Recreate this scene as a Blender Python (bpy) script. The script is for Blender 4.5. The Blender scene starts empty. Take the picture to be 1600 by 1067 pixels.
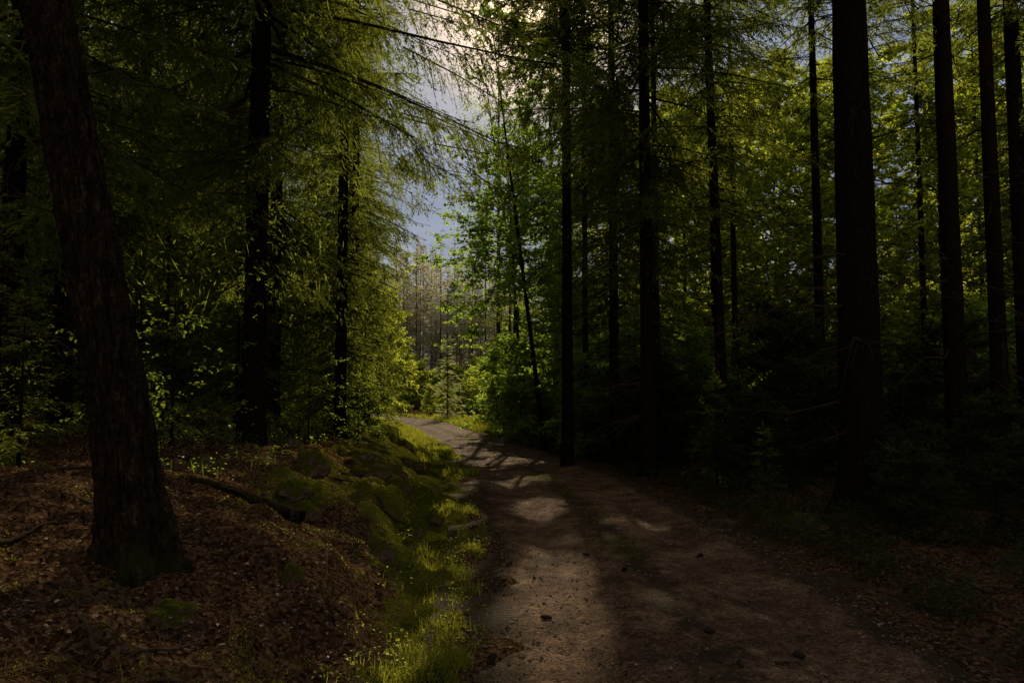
import bpy, math, random, time
import numpy as np
from mathutils import Vector
T0=time.time()
rng=np.random.default_rng(11); random.seed(5)
scn=bpy.context.scene
col=scn.collection
EL=math.radians(30); AZ=math.radians(2.2)
SUN=np.array([math.sin(AZ)*math.cos(EL),math.cos(AZ)*math.cos(EL),math.sin(EL)])

# ------------------------------------------------------------------ noise
def _h(a,b,s): 
    v=np.sin(a*127.1+b*311.7+s*74.7)*43758.5453
    return v-np.floor(v)
def vn(x,y,s=0):
    xi=np.floor(x); yi=np.floor(y); fx=x-xi; fy=y-yi
    fx=fx*fx*(3-2*fx); fy=fy*fy*(3-2*fy)
    return (_h(xi,yi,s)*(1-fx)+_h(xi+1,yi,s)*fx)*(1-fy)+(_h(xi,yi+1,s)*(1-fx)+_h(xi+1,yi+1,s)*fx)*fy
def fbm(x,y,s=0,o=4):
    r=0;a=.5;t=0
    for i in range(o):
        r=r+a*vn(x*2**i,y*2**i,s+i*3); t+=a; a*=.5
    return r/t
# ------------------------------------------------------------------ terrain
ty=np.arange(-80,420,.5)
tc=np.interp(ty,[-80,-20,0,4,7,13,20,28,37,42,50,60,80,400],[3,1.6,1.25,1.23,1.2,.72,-.5,-2.3,-4.5,-6.1,-10,-17,-36,-400])
k=np.exp(-np.linspace(-2,2,13)**2); k/=k.sum()
tc[6:-6]=np.convolve(tc,k,'valid')
tcs=np.gradient(tc,ty)
HW=1.4
def road_u(x,y):
    return (x-np.interp(y,ty,tc))/np.sqrt(1+np.interp(y,ty,tcs)**2)
def base_h(x,y):
    u=road_u(x,y)
    sl=-u-HW; sr=u-HW
    zl=np.interp(sl,[-.2,.15,.5,.9,1.4,2.1,3.3,5.5,9,20,60],[0,-.03,-.08,.02,.27,.52,.85,.98,1.1,1.4,3])
    zr=np.interp(sr,[-.2,.2,.6,1.3,3,8,20,60],[0,.0,-.08,-.05,.08,.1,.3,1.2])
    z=np.where(u<0,zl,zr)
    off=np.clip((np.abs(u)-HW)/.8,0,1)
    z=z+off*((fbm(x*.5+5,y*.5,1,4)-.5)*.45)+np.clip((np.abs(u)-HW)/.3,0,1)*(fbm(x*3,y*3,7,3)-.5)*.24
    m=np.exp(-((-u-HW-1.4)/1.1)**2)*np.clip((y-3)/4,0,1)
    hm=np.clip(vn(x*1.3+3,y*.9,21)-.3,0,1)+.6*np.clip(vn(x*2.9+3,y*2.3,22)-.4,0,1)
    return z+m*hm*.34*(u<0)
def ground_z(x,y):
    x=np.asarray(x,float);y=np.asarray(y,float)
    u=road_u(x,y)
    z=base_h(x,y)
    z=z+np.clip((np.abs(u)-HW)/.2,0,1)*(fbm(x*9,y*9,9,3)-.5)*.10
    w=np.clip(1-(np.abs(u)-HW+.12+ (vn(x*2.5,y*2.5,31)-.5)*.7)/.22,0,1)
    return z-w*.09
def road_z(x,y):
    u=road_u(x,y)
    return .035*(1-(u/HW)**2)-.055*np.exp(-((np.abs(u)-.72)/.2)**2)+(fbm(x*1.3,y*1.3,41,4)-.5)*.07-.012
def top_z(x,y): return np.maximum(ground_z(x,y),np.where(np.abs(road_u(x,y))<1.7,road_z(x,y),-9))
# ------------------------------------------------------------------ gaps in the canopy (as ground ellipses + height above which boughs are open)
GAPS=[(.40,6.2,.48,2.0,2.5),(.20,4.5,.38,.9,2.5),(1.6,9.1,.35,.22,2.5),(.35,10.4,.35,.9,2.5),(1.0,8.2,.2,.25,2.5),(.2,13.4,.45,.7,2.5),(1.15,5.6,.15,.3,2.5),
 (-.1,17.0,1.2,1.4,2.5),(-.5,20,1.5,1.6,2.5),(-1.2,23,1.8,1.9,2.5),(-2.0,26.5,2.0,2.2,3),(-3,31,2.6,3.2,4),(-4.0,36,2.8,3.6,5),(-4.2,41,3.4,4.4,5.5),
 (-.70,5.2,.38,.9,2),(-.78,4.1,.3,.5,2),(-.55,7.2,.3,.8,2),(-.65,9.5,.35,.9,2),(-1.0,13,.4,1.2,2),
 (-3.7,4.0,1.4,1.0,1.3),(-3.1,2.9,.9,.6,1.3),(-2.9,5.6,.5,.35,1.5),(-1.45,5.7,.5,.5,1.5),(-1.7,4.6,.3,.3,1.5),(-2.3,3.2,.4,.3,1.5),(-1.9,7.4,.7,.45,2),(-2.4,8.8,1.0,.7,2),(-1.9,11.4,.9,.9,2),(-3.1,10.4,.7,.5,2),(-2.7,14.5,.9,1.6,2),(-.9,3.3,.3,.3,2),(-1.9,3.6,.35,.2,2),
 (-5.2,5.0,.9,.9,3),(-4.4,6.0,1.0,1.0,3.4),(-2.7,4,1.9,8.5,8.6),(-3.0,11,1.5,4,10),(-.2,9,2.0,7,12),(-.2,18,2.1,6,12.5)]
def in_gap(c):
    L=c[:,2]/SUN[2]
    gx=c[:,0]-SUN[0]*L; gy=c[:,1]-SUN[1]*L
    n=(vn(gx*3.2,gy*2.2,77)-.5)*1.5+(vn(gx*9,gy*5,78)-.5)*1.4
    m=np.zeros(len(c),bool)
    for a,b,rx,ry,zm in GAPS:
        m|=((((gx-a)/rx)**2+((gy-b)/ry)**2+n)<1.0)&(c[:,2]>zm)
    # sparse sun flecks over the whole bank
    fl=(((gx+2.6)/2.4)**2+((gy-4.6)/3.2)**2)*.5+2.4*vn(gx*4.2,gy*3,79)
    m|=(fl<.95)&(c[:,2]>1.6)
    return m
# ------------------------------------------------------------------ mesh helpers
def mesh_from(name,parts,mats,smooth=None):
    V=[];F=[];M=[];Tn=[];o=0
    for v,f,mi,t in parts:
        if len(f)==0: continue
        V.append(v);F.append(f+o);o+=len(v);M.append(np.full(len(f),mi,np.int32))
        Tn.append(t if t is not None else np.full(len(f),.5))
    if not V: V=[np.zeros((4,3))];F=[np.array([[0,1,2,3]])];M=[np.zeros(1,np.int32)];Tn=[np.zeros(1)]
    V=np.concatenate(V).astype(np.float32);F=np.concatenate(F).astype(np.int32);M=np.concatenate(M);Tn=np.concatenate(Tn).astype(np.float32)
    me=bpy.data.meshes.new(name)
    me.vertices.add(len(V));me.vertices.foreach_set('co',V.ravel())
    me.loops.add(F.size);me.loops.foreach_set('vertex_index',F.ravel())
    me.polygons.add(len(F));me.polygons.foreach_set('loop_start',np.arange(0,F.size,4,dtype=np.int32))
    for m in mats: me.materials.append(m)
    me.polygons.foreach_set('material_index',M)
    if smooth is not None: me.polygons.foreach_set('use_smooth',(np.isin(M,smooth)))
    a=me.attributes.new('tint','FLOAT','FACE');a.data.foreach_set('value',Tn)
    me.update(calc_edges=True)
    return me
def q2p(Q,mi=0,t=None):
    n=len(Q)
    return (Q.reshape(-1,3),np.arange(n*4).reshape(n,4),mi,t)
def tube(path,rad,m=5):
    path=np.asarray(path,float);rad=np.asarray(rad,float);n=len(path)
    t=np.gradient(path,axis=0);t/=np.linalg.norm(t,axis=1,keepdims=True)+1e-9
    ref=np.array([0,0,1.]) if abs(t[0,2])<.8 else np.array([1.,0,0])
    a=np.cross(t,ref);a/=np.linalg.norm(a,axis=1,keepdims=True)+1e-9
    b=np.cross(t,a)
    th=np.arange(m)/m*2*np.pi
    V=path[:,None]+rad[:,None,None]*(np.cos(th)[None,:,None]*a[:,None]+np.sin(th)[None,:,None]*b[:,None])
    i=np.arange(n-1)[:,None]*m;j=np.arange(m)[None];j2=(j+1)%m
    F=np.stack([i+j,i+j2,i+m+j2,i+m+j],-1).reshape(-1,4)
    return V.reshape(-1,3),F
def norm(v): return v/(np.linalg.norm(v,axis=-1,keepdims=True)+1e-9)
def rhomb(p,d,l,w,nrm):
    s=norm(np.cross(d,nrm))*w[:,None]
    e=p+d*l[:,None]
    m=p+d*(l*.4)[:,None]
    return np.stack([p,m+s,e,m-s],1)
def leafquads(p,d,nrm,l,w,fold=.25):
    d=norm(d);s=norm(np.cross(nrm,d));u=norm(np.cross(d,s))
    l=l[:,None];w=w[:,None]
    up=u*w*fold; tip=p+d*l-u*l*.12
    l1=p+d*l*.3+s*w+up; l2=p+d*l*.68+s*w*.75+up
    r1=p+d*l*.3-s*w+up; r2=p+d*l*.68-s*w*.75+up
    return np.concatenate([np.stack([p,tip,l2,l1],1),np.stack([p,r1,r2,tip],1)])
def rand_unit(n): return norm(rng.normal(size=(n,3)))
# ------------------------------------------------------------------ materials
def newmat(name):
    m=bpy.data.materials.new(name);m.use_nodes=True
    nt=m.node_tree;nt.nodes.clear()
    return m,nt,nt.nodes,nt.links
def N(nodes,t,**kw):
    n=nodes.new(t)
    for k_,v in kw.items():
        if k_ in n.inputs: n.inputs[k_].default_value=v
        else: setattr(n,k_,v)
    return n
def ramp(nodes,stops):
    r=nodes.new('ShaderNodeValToRGB');e=r.color_ramp.elements
    e[0].position=stops[0][0];e[0].color=(*stops[0][1],1);e[1].position=stops[-1][0];e[1].color=(*stops[-1][1],1)
    for p,c in stops[1:-1]:
        x=e.new(p);x.color=(*c,1)
    return r
def foliage_mat(name,dark,light,trans,tf=.45,gloss=0):
    m,nt,n,l=newmat(name)
    out=n.new('ShaderNodeOutputMaterial')
    at=N(n,'ShaderNodeAttribute',attribute_name='tint')
    r=ramp(n,[(0,dark),(1,light)]);l.new(at.outputs['Fac'],r.inputs[0])
    p=n.new('ShaderNodeBsdfDiffuse')
    l.new(r.outputs[0],p.inputs['Color'])
    t=n.new('ShaderNodeBsdfTranslucent')
    r2=ramp(n,[(0,tuple(c*.45 for c in trans)),(1,trans)]);l.new(at.outputs['Fac'],r2.inputs[0]);l.new(r2.outputs[0],t.inputs['Color'])
    mx=N(n,'ShaderNodeMixShader');mx.inputs[0].default_value=tf
    l.new(p.outputs[0],mx.inputs[1]);l.new(t.outputs[0],mx.inputs[2]);o=mx.outputs[0]
    if gloss:
        g=N(n,'ShaderNodeBsdfGlossy',Roughness=.4);m2=N(n,'ShaderNodeMixShader');m2.inputs[0].default_value=gloss
        l.new(o,m2.inputs[1]);l.new(g.outputs[0],m2.inputs[2]);o=m2.outputs[0]
    l.new(o,out.inputs[0])
    return m
M_needle=foliage_mat('spruce_needles',(.016,.026,.007),(.070,.090,.020),(.38,.45,.06),.53)
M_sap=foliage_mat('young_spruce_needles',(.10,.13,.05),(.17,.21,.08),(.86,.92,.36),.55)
M_far=foliage_mat('haze_toned_needles',(.15,.16,.10),(.25,.25,.165),(.80,.76,.46),.57)  # paler needle copy: distance haze is put into the colour
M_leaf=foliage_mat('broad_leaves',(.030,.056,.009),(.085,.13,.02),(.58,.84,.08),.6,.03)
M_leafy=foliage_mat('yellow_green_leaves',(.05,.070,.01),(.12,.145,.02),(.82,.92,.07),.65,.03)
M_sprig=foliage_mat('sapling_leaves',(.03,.05,.01),(.09,.12,.02),(.50,.66,.06),.5,.02)
M_shade_tone=foliage_mat('shade_toned_leaves',(.010,.015,.003),(.030,.038,.008),(.10,.13,.02),.4,.01)  # dark leaf copy with the shade put into its colour
M_grass=foliage_mat('grass_blades',(.035,.045,.008),(.11,.115,.018),(.54,.56,.055),.48)
M_moss=foliage_mat('moss_fronds',(.035,.040,.006),(.11,.112,.016),(.48,.49,.045),.42)
M_pine=foliage_mat('pine_needles',(.03,.04,.015),(.08,.085,.03),(.34,.36,.06),.42)
M_dry=foliage_mat('dry_grass',(.10,.07,.03),(.17,.12,.055),(.25,.16,.06),.3)
def litter_mat():
    m,nt,n,l=newmat('dead_leaves');out=n.new('ShaderNodeOutputMaterial')
    at=N(n,'ShaderNodeAttribute',attribute_name='tint')
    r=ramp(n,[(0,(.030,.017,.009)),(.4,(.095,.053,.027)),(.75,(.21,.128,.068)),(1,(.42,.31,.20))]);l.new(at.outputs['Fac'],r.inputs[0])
    p=N(n,'ShaderNodeBsdfDiffuse');l.new(r.outputs[0],p.inputs[0])
    t=n.new('ShaderNodeBsdfTranslucent');l.new(r.outputs[0],t.inputs[0])
    mx=N(n,'ShaderNodeMixShader');mx.inputs[0].default_value=.25
    l.new(p.outputs[0],mx.inputs[1]);l.new(t.outputs[0],mx.inputs[2]);l.new(mx.outputs[0],out.inputs[0]);return m
M_litter=litter_mat()
def bark_mat(name,c0,c1,c2,sc=6,bump=.6,moss=.0,redtop=None):
    m,nt,n,l=newmat(name);out=n.new('ShaderNodeOutputMaterial')
    tc_=n.new('ShaderNodeTexCoord');mp=n.new('ShaderNodeMapping');mp.inputs['Scale'].default_value=(sc,sc,sc*.22)
    l.new(tc_.outputs['Object'],mp.inputs[0])
    no=N(n,'ShaderNodeTexNoise',Scale=5.0,Detail=9.0,Roughness=.7);no.inputs['Distortion'].default_value=.6;l.new(mp.outputs[0],no.inputs['Vector'])
    mp2=n.new('ShaderNodeMapping');mp2.inputs['Scale'].default_value=(sc*3,sc*3,sc*1.6);l.new(tc_.outputs['Object'],mp2.inputs[0])
    n4=N(n,'ShaderNodeTexNoise',Scale=4.0,Detail=6.0,Roughness=.7);l.new(mp2.outputs[0],n4.inputs['Vector'])
    mul=N(n,'ShaderNodeMath',operation='MULTIPLY');l.new(no.outputs[0],mul.inputs[0]);l.new(n4.outputs[0],mul.inputs[1])
    r=ramp(n,[(.14,c0),(.26,c1),(.42,c2)]);l.new(mul.outputs[0],r.inputs[0])
    colr=r.outputs[0]
    if redtop:
        sx=n.new('ShaderNodeSeparateXYZ');l.new(tc_.outputs['Object'],sx.inputs[0])
        mr=N(n,'ShaderNodeMapRange');mr.inputs[1].default_value=3;mr.inputs[2].default_value=8;l.new(sx.outputs[2],mr.inputs[0])
        mc=N(n,'ShaderNodeMix',data_type='RGBA',blend_type='MIX');l.new(mr.outputs[0],mc.inputs[0]);l.new(colr,mc.inputs[6])
        r3=ramp(n,[(.15,tuple(c*.35 for c in redtop)),(.4,redtop)]);l.new(mul.outputs[0],r3.inputs[0]);l.new(r3.outputs[0],mc.inputs[7]);colr=mc.outputs[2]
    if moss>0:
        n2=N(n,'ShaderNodeTexNoise',Scale=3.0,Detail=4.0);l.new(tc_.outputs['Object'],n2.inputs['Vector'])
        sx=n.new('ShaderNodeSeparateXYZ');l.new(tc_.outputs['Object'],sx.inputs[0])
        mr=N(n,'ShaderNodeMapRange');mr.inputs[1].default_value=2.2;mr.inputs[2].default_value=0;l.new(sx.outputs[2],mr.inputs[0])
        mm=N(n,'ShaderNodeMath',operation='MULTIPLY');l.new(n2.outputs[0],mm.inputs[0]);l.new(mr.outputs[0],mm.inputs[1])
        rr=ramp(n,[(.42,(0,0,0)),(.6,(moss,moss,moss))]);l.new(mm.outputs[0],rr.inputs[0])
        mc=N(n,'ShaderNodeMix',data_type='RGBA');l.new(rr.outputs[0],mc.inputs[0]);l.new(colr,mc.inputs[6]);mc.inputs[7].default_value=(.03,.034,.008,1);colr=mc.outputs[2]
    p=N(n,'ShaderNodeBsdfDiffuse');l.new(colr,p.inputs['Color'])
    b=N(n,'ShaderNodeBump',Strength=bump,Distance=.06);l.new(mul.outputs[0],b.inputs['Height']);l.new(b.outputs[0],p.inputs['Normal'])
    l.new(p.outputs[0],out.inputs[0]);return m
M_bark=bark_mat('spruce_bark',(.003,.002,.0015),(.011,.008,.006),(.024,.017,.012))
M_bark_big=bark_mat('rough_mossy_bark',(.004,.003,.002),(.023,.015,.010),(.10,.066,.044),sc=4.5,bump=1.0,moss=.7)
M_bark_pine=bark_mat('pine_bark',(.004,.003,.002),(.012,.008,.005),(.025,.016,.011),redtop=(.028,.017,.012))
M_bark_far=bark_mat('pine_bark_sunlit_tone',(.05,.025,.018),(.12,.06,.04),(.2,.11,.08))  # lighter bark copy with a sunlit tone painted into the colour
M_twig=bark_mat('twig_wood',(.016,.012,.008),(.042,.031,.022),(.07,.052,.038),sc=20,bump=.2)

def ground_mat():
    m,nt,n,l=newmat('forest_floor');out=n.new('ShaderNodeOutputMaterial')
    tc_=n.new('ShaderNodeTexCoord');P=tc_.outputs['Object']
    at=N(n,'ShaderNodeAttribute',attribute_name='moss')
    vo=N(n,'ShaderNodeTexVoronoi',Scale=40.0);l.new(P,vo.inputs['Vector'])
    r=ramp(n,[(0,(.024,.013,.007)),(.4,(.065,.035,.018)),(.75,(.115,.066,.034)),(1,(.175,.112,.065))]);
    sc=n.new('ShaderNodeSeparateColor');l.new(vo.outputs['Color'],sc.inputs[0]);l.new(sc.outputs[0],r.inputs[0])
    n1=N(n,'ShaderNodeTexNoise',Scale=2.2,Detail=7.0,Roughness=.7);l.new(P,n1.inputs['Vector'])
    n2=N(n,'ShaderNodeTexNoise',Scale=45.0,Detail=5.0,Roughness=.7);l.new(P,n2.inputs['Vector'])
    dk=N(n,'ShaderNodeMix',data_type='RGBA',blend_type='MULTIPLY');dk.inputs[0].default_value=.8
    l.new(r.outputs[0],dk.inputs[6])
    rr=ramp(n,[(.3,(.3,.28,.26)),(.65,(1,1,1))]);l.new(n2.outputs[0],rr.inputs[0]);l.new(rr.outputs[0],dk.inputs[7])
    ms=ramp(n,[(.25,(.015,.02,.003)),(.5,(.065,.07,.008)),(.8,(.16,.155,.022))]);l.new(n2.outputs[0],ms.inputs[0])
    ad=N(n,'ShaderNodeMath',operation='ADD');l.new(at.outputs['Fac'],ad.inputs[0]);l.new(n1.outputs[0],ad.inputs[1])
    mr=ramp(n,[(.76,(0,0,0)),(.86,(1,1,1))]);l.new(ad.outputs[0],mr.inputs[0])
    mc=N(n,'ShaderNodeMix',data_type='RGBA');l.new(mr.outputs[0],mc.inputs[0]);l.new(dk.outputs[2],mc.inputs[6]);l.new(ms.outputs[0],mc.inputs[7])
    p=N(n,'ShaderNodeBsdfDiffuse')
    l.new(mc.outputs[2],p.inputs[0])
    s=N(n,'ShaderNodeMath',operation='MULTIPLY_ADD');s.inputs[1].default_value=.6;l.new(vo.outputs[0],s.inputs[0]);l.new(n2.outputs[0],s.inputs[2])
    b=N(n,'ShaderNodeBump',Strength=.9,Distance=.05);l.new(s.outputs[0],b.inputs['Height']);l.new(b.outputs[0],p.inputs['Normal'])
    l.new(p.outputs[0],out.inputs[0]);return m
def road_mat():
    m,nt,n,l=newmat('gravel_track');out=n.new('ShaderNodeOutputMaterial')
    tc_=n.new('ShaderNodeTexCoord');P=tc_.outputs['Object']
    at=N(n,'ShaderNodeAttribute',attribute_name='green')
    n1=N(n,'ShaderNodeTexNoise',Scale=1.7,Detail=9.0,Roughness=.75);l.new(P,n1.inputs['Vector'])
    n2=N(n,'ShaderNodeTexNoise',Scale=80.0,Detail=6.0,Roughness=.78);l.new(P,n2.inputs['Vector'])
    vo=N(n,'ShaderNodeTexVoronoi',Scale=58.0);l.new(P,vo.inputs['Vector'])
    vo2=N(n,'ShaderNodeTexVoronoi',Scale=17.0);l.new(P,vo2.inputs['Vector'])
    base=ramp(n,[(.36,(.058,.032,.016)),(.5,(.155,.090,.048)),(.66,(.30,.195,.112))]);l.new(n1.outputs[0],base.inputs[0])
    sc=n.new('ShaderNodeSeparateColor');l.new(vo.outputs['Color'],sc.inputs[0])
    pr=ramp(n,[(0,(.4,.37,.34)),(.6,(1,1,1)),(1,(1.7,1.68,1.6))]);l.new(sc.outputs[0],pr.inputs[0])
    a=N(n,'ShaderNodeMix',data_type='RGBA',blend_type='MULTIPLY');a.inputs[0].default_value=.85;l.new(base.outputs[0],a.inputs[6]);l.new(pr.outputs[0],a.inputs[7])
    sc2=n.new('ShaderNodeSeparateColor');l.new(vo2.outputs['Color'],sc2.inputs[0])
    pr2=ramp(n,[(0,(.65,.62,.58)),(.7,(1,1,1)),(1,(1.3,1.3,1.26))]);l.new(sc2.outputs[1],pr2.inputs[0])
    a3=N(n,'ShaderNodeMix',data_type='RGBA',blend_type='MULTIPLY');a3.inputs[0].default_value=.5;l.new(a.outputs[2],a3.inputs[6]);l.new(pr2.outputs[0],a3.inputs[7])
    fr=ramp(n,[(.3,(.36,.33,.3)),(.6,(1.1,1.1,1.1))]);l.new(n2.outputs[0],fr.inputs[0])
    a2=N(n,'ShaderNodeMix',data_type='RGBA',blend_type='MULTIPLY');a2.inputs[0].default_value=.9;l.new(a3.outputs[2],a2.inputs[6]);l.new(fr.outputs[0],a2.inputs[7])
    n3=N(n,'ShaderNodeTexNoise',Scale=4.0,Detail=6.0,Roughness=.7);l.new(P,n3.inputs['Vector'])
    ad=N(n,'ShaderNodeMath',operation='ADD');l.new(at.outputs['Fac'],ad.inputs[0]);l.new(n3.outputs[0],ad.inputs[1])
    mr=ramp(n,[(.78,(0,0,0)),(.95,(1,1,1))]);l.new(ad.outputs[0],mr.inputs[0])
    gm=ramp(n,[(.3,(.016,.011,.005)),(.7,(.065,.044,.016))]);l.new(n2.outputs[0],gm.inputs[0])
    mc=N(n,'ShaderNodeMix',data_type='RGBA');l.new(mr.outputs[0],mc.inputs[0]);l.new(a2.outputs[2],mc.inputs[6]);l.new(gm.outputs[0],mc.inputs[7])
    p=N(n,'ShaderNodeBsdfPrincipled',Roughness=.85);p.inputs['Specular IOR Level'].default_value=.08;l.new(mc.outputs[2],p.inputs['Base Color'])
    s=N(n,'ShaderNodeMath',operation='MULTIPLY_ADD');s.inputs[1].default_value=-.7;l.new(vo.outputs[0],s.inputs[0]);l.new(n2.outputs[0],s.inputs[2])
    b=N(n,'ShaderNodeBump',Strength=1.0,Distance=.028);l.new(s.outputs[0],b.inputs['Height']);l.new(b.outputs[0],p.inputs['Normal'])
    l.new(p.outputs[0],out.inputs[0]);return m
def stone_mat(name,mossy):
    m,nt,n,l=newmat(name);out=n.new('ShaderNodeOutputMaterial')
    tc_=n.new('ShaderNodeTexCoord');P=tc_.outputs['Object']
    n1=N(n,'ShaderNodeTexNoise',Scale=3.0,Detail=7.0,Roughness=.7);l.new(P,n1.inputs['Vector'])
    n2=N(n,'ShaderNodeTexNoise',Scale=16.0,Detail=6.0,Roughness=.75);l.new(P,n2.inputs['Vector'])
    at=N(n,'ShaderNodeAttribute',attribute_name='tint')
    r=ramp(n,[(.3,(.055,.038,.025)),(.7,(.22,.16,.11))])
    if mossy: l.new(n1.outputs[0],r.inputs[0])
    else:
        r.color_ramp.elements[0].position=0;r.color_ramp.elements[1].position=1;l.new(at.outputs['Fac'],r.inputs[0])
    c=r.outputs[0]
    if mossy:
        g=n.new('ShaderNodeNewGeometry');sx=n.new('ShaderNodeSeparateXYZ');l.new(g.outputs['Normal'],sx.inputs[0])
        ad=N(n,'ShaderNodeMath',operation='ADD');l.new(sx.outputs[2],ad.inputs[0]);l.new(n1.outputs[0],ad.inputs[1])
        mr=ramp(n,[(.8,(0,0,0)),(1,(1,1,1))]);l.new(ad.outputs[0],mr.inputs[0])
        ms=ramp(n,[(.25,(.015,.02,.003)),(.5,(.055,.06,.008)),(.8,(.14,.135,.02))]);l.new(n2.outputs[0],ms.inputs[0])
        mc=N(n,'ShaderNodeMix',data_type='RGBA');l.new(mr.outputs[0],mc.inputs[0]);l.new(c,mc.inputs[6]);l.new(ms.outputs[0],mc.inputs[7]);c=mc.outputs[2]
    p=N(n,'ShaderNodeBsdfDiffuse');l.new(c,p.inputs[0])
    b=N(n,'ShaderNodeBump',Strength=.9,Distance=.04);l.new(n2.outputs[0],b.inputs['Height']);l.new(b.outputs[0],p.inputs['Normal'])
    l.new(p.outputs[0],out.inputs[0]);return m
M_rock=stone_mat('mossy_stone',True);M_grav=stone_mat('gravel_stone',False)

# ------------------------------------------------------------------ ground & road
def obj(name,me,parent=None):
    o=bpy.data.objects.new(name,me);col.objects.link(o)
    if parent: o.parent=parent
    return o
def grid_mesh(name,X,Y,Z,mat,attr,vals):
    ny,nx=X.shape
    V=np.stack([X,Y,Z],-1).reshape(-1,3)
    i=np.arange(ny-1)[:,None]*nx;j=np.arange(nx-1)[None]
    F=np.stack([i+j,i+j+1,i+nx+j+1,i+nx+j],-1).reshape(-1,4)
    me=mesh_from(name,[(V,F,0,None)],[mat],smooth=[0])
    a=me.attributes.new(attr,'FLOAT','POINT');a.data.foreach_set('value',vals.astype(np.float32).ravel())
    return me
def warp(n,lo,hi,c,k_):
    a=math.asinh((lo-c)/k_);b=math.asinh((hi-c)/k_)
    return c+k_*np.sinh(np.linspace(a,b,n))
gx=warp(680,-350,350,-1.5,4.0);gy=warp(760,-60,410,6,5.0)
X,Y=np.meshgrid(gx,gy);Z=ground_z(X,Y)
U=road_u(X,Y);SL=-U-HW
moss=np.where(U<0,.32*np.exp(-((SL-.5)/.5)**2)+.36*np.exp(-((SL-1.5)/1.4)**2)*np.clip((Y-5)/3,0,1),.05*np.exp(-((U-HW-.5)/.5)**2))
moss+=.25*np.clip((Y-14)/10,0,1)
g=obj('ground',grid_mesh('ground',X,Y,Z,ground_mat(),'moss',moss));g['kind']='structure'
ry=np.concatenate([np.arange(-20,3,.2),np.arange(3,14,.035),np.arange(14,40,.09),np.arange(40,90,.4)])
rc=np.interp(ry,ty,tc);rs=np.interp(ry,ty,tcs)
uu=np.linspace(-1.8,1.8,90)
UU,RY=np.meshgrid(uu,ry)
nx_=1/np.sqrt(1+rs**2);ny_=-rs*nx_
RX=rc[:,None]+UU*nx_[:,None];RYY=RY+UU*ny_[:,None]
RZ=road_z(RX,RYY)+(fbm(RX*14,RYY*14,51,2)-.5)*.022
green=.42*np.exp(-(UU/.3)**2)+.5*np.clip((np.abs(UU)-.9)/.4,0,1)
r_=obj('road',grid_mesh('road',RX,RYY,RZ,road_mat(),'green',green));r_['kind']='structure'
print('ground',time.time()-T0)
# ------------------------------------------------------------------ foliage templates
def needle_branch(L,q=1.0,droop=.25,bare=.12,hang=.5):
    def axis(t):
        x=L*t*(1-.05*t);z=-droop*L*t**1.6+.10*L*t**3
        y=.05*L*np.sin(t*2.3+ph)
        return np.stack([x,y-.05*L*np.sin(ph),z],-1)
    ph=rng.uniform(0,6)
    wm=1.35 if q>=2 else 1.0
    n2=max(9,int(L/(.046*min(q,2))))
    t=rng.uniform(bare,1,n2);side=np.where(rng.random(n2)<.5,-1,1.)
    base=axis(t)
    l2=(.18+.30*L*(1-t)**.8*np.clip((t-bare)/.2+.35,0,1))*rng.uniform(.4,1.15,n2)
    l2=np.minimum(l2,.75)
    d2=norm(np.stack([rng.uniform(.4,.95,n2),side*rng.uniform(.35,1.1,n2),-rng.uniform(0,hang*1.5,n2)-.02],-1))
    n3=np.maximum(3,(l2/(.027*q)).astype(int))
    idx=np.repeat(np.arange(n2),n3)
    s=rng.random(len(idx))**.8*l2[idx]
    sag=hang*.9
    p=base[idx]+d2[idx]*s[:,None];p[:,2]-=sag*s*s
    dd=d2[idx].copy();dd[:,2]-=2*sag*s;dd=norm(dd)
    up=np.array([0,0,1.]);sd=norm(np.cross(dd,up))
    sg=np.where(rng.random(len(idx))<.5,-1,1.)
    d3=norm(dd*rng.uniform(.3,1,len(idx))[:,None]+sd*(sg*rng.uniform(.3,1.2,len(idx)))[:,None]+rng.normal(0,.28,(len(idx),3))-up*(rng.uniform(-.1,hang*.8,len(idx)))[:,None])
    l3=rng.uniform(.035,.10,len(idx))*(1+.45*(q-1));w3=rng.uniform(.006,.0115,len(idx))*q*wm
    Q=rhomb(p,d3,l3,w3,norm(rng.normal(0,.6,(len(idx),3))+up))
    tn=np.clip(.2+.55*s/l2[idx]+rng.normal(0,.18,len(idx)),0,1)
    e1=base+d2*(l2*.5)[:,None];e1[:,2]-=sag*(l2*.5)**2
    e2=base+d2*l2[:,None];e2[:,2]-=sag*l2**2
    Qa=rhomb(base,norm(e1-base),np.linalg.norm(e1-base,axis=1)*1.1,np.full(n2,.006*q),norm(rng.normal(0,.5,(n2,3))+up))
    Qb=rhomb(e1,norm(e2-e1),np.linalg.norm(e2-e1,axis=1),np.full(n2,.007*q),norm(rng.normal(0,.5,(n2,3))+up))
    return np.concatenate([Q,Qa,Qb]),np.concatenate([tn,np.full(n2,.3),np.full(n2,.6)]),axis(np.linspace(0,1,5))
BANK={}
def bank(Lr,q,bare,hang):
    key=(round(Lr*2)/2 or .5,q,bare,hang)
    if key not in BANK: BANK[key]=[needle_branch(key[0],q,bare=bare,hang=hang,droop=.22+.12*i) for i in range(3)]
    return key[0],BANK[key][rng.integers(3)]
def rotmat(az,pit,roll):
    ca,sa=math.cos(az),math.sin(az);cp,sp=math.cos(pit),math.sin(pit);cr,sr=math.cos(roll),math.sin(roll)
    Rz=np.array([[ca,-sa,0],[sa,ca,0],[0,0,1]]);Ry=np.array([[cp,0,-sp],[0,1,0],[sp,0,cp]]);Rx=np.array([[1,0,0],[0,cr,-sr],[0,sr,cr]])
    return Rz@Ry@Rx
def trunkx(z,lean): return np.array([lean[0]*z+lean[2]*z*z,lean[1]*z,z])
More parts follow.
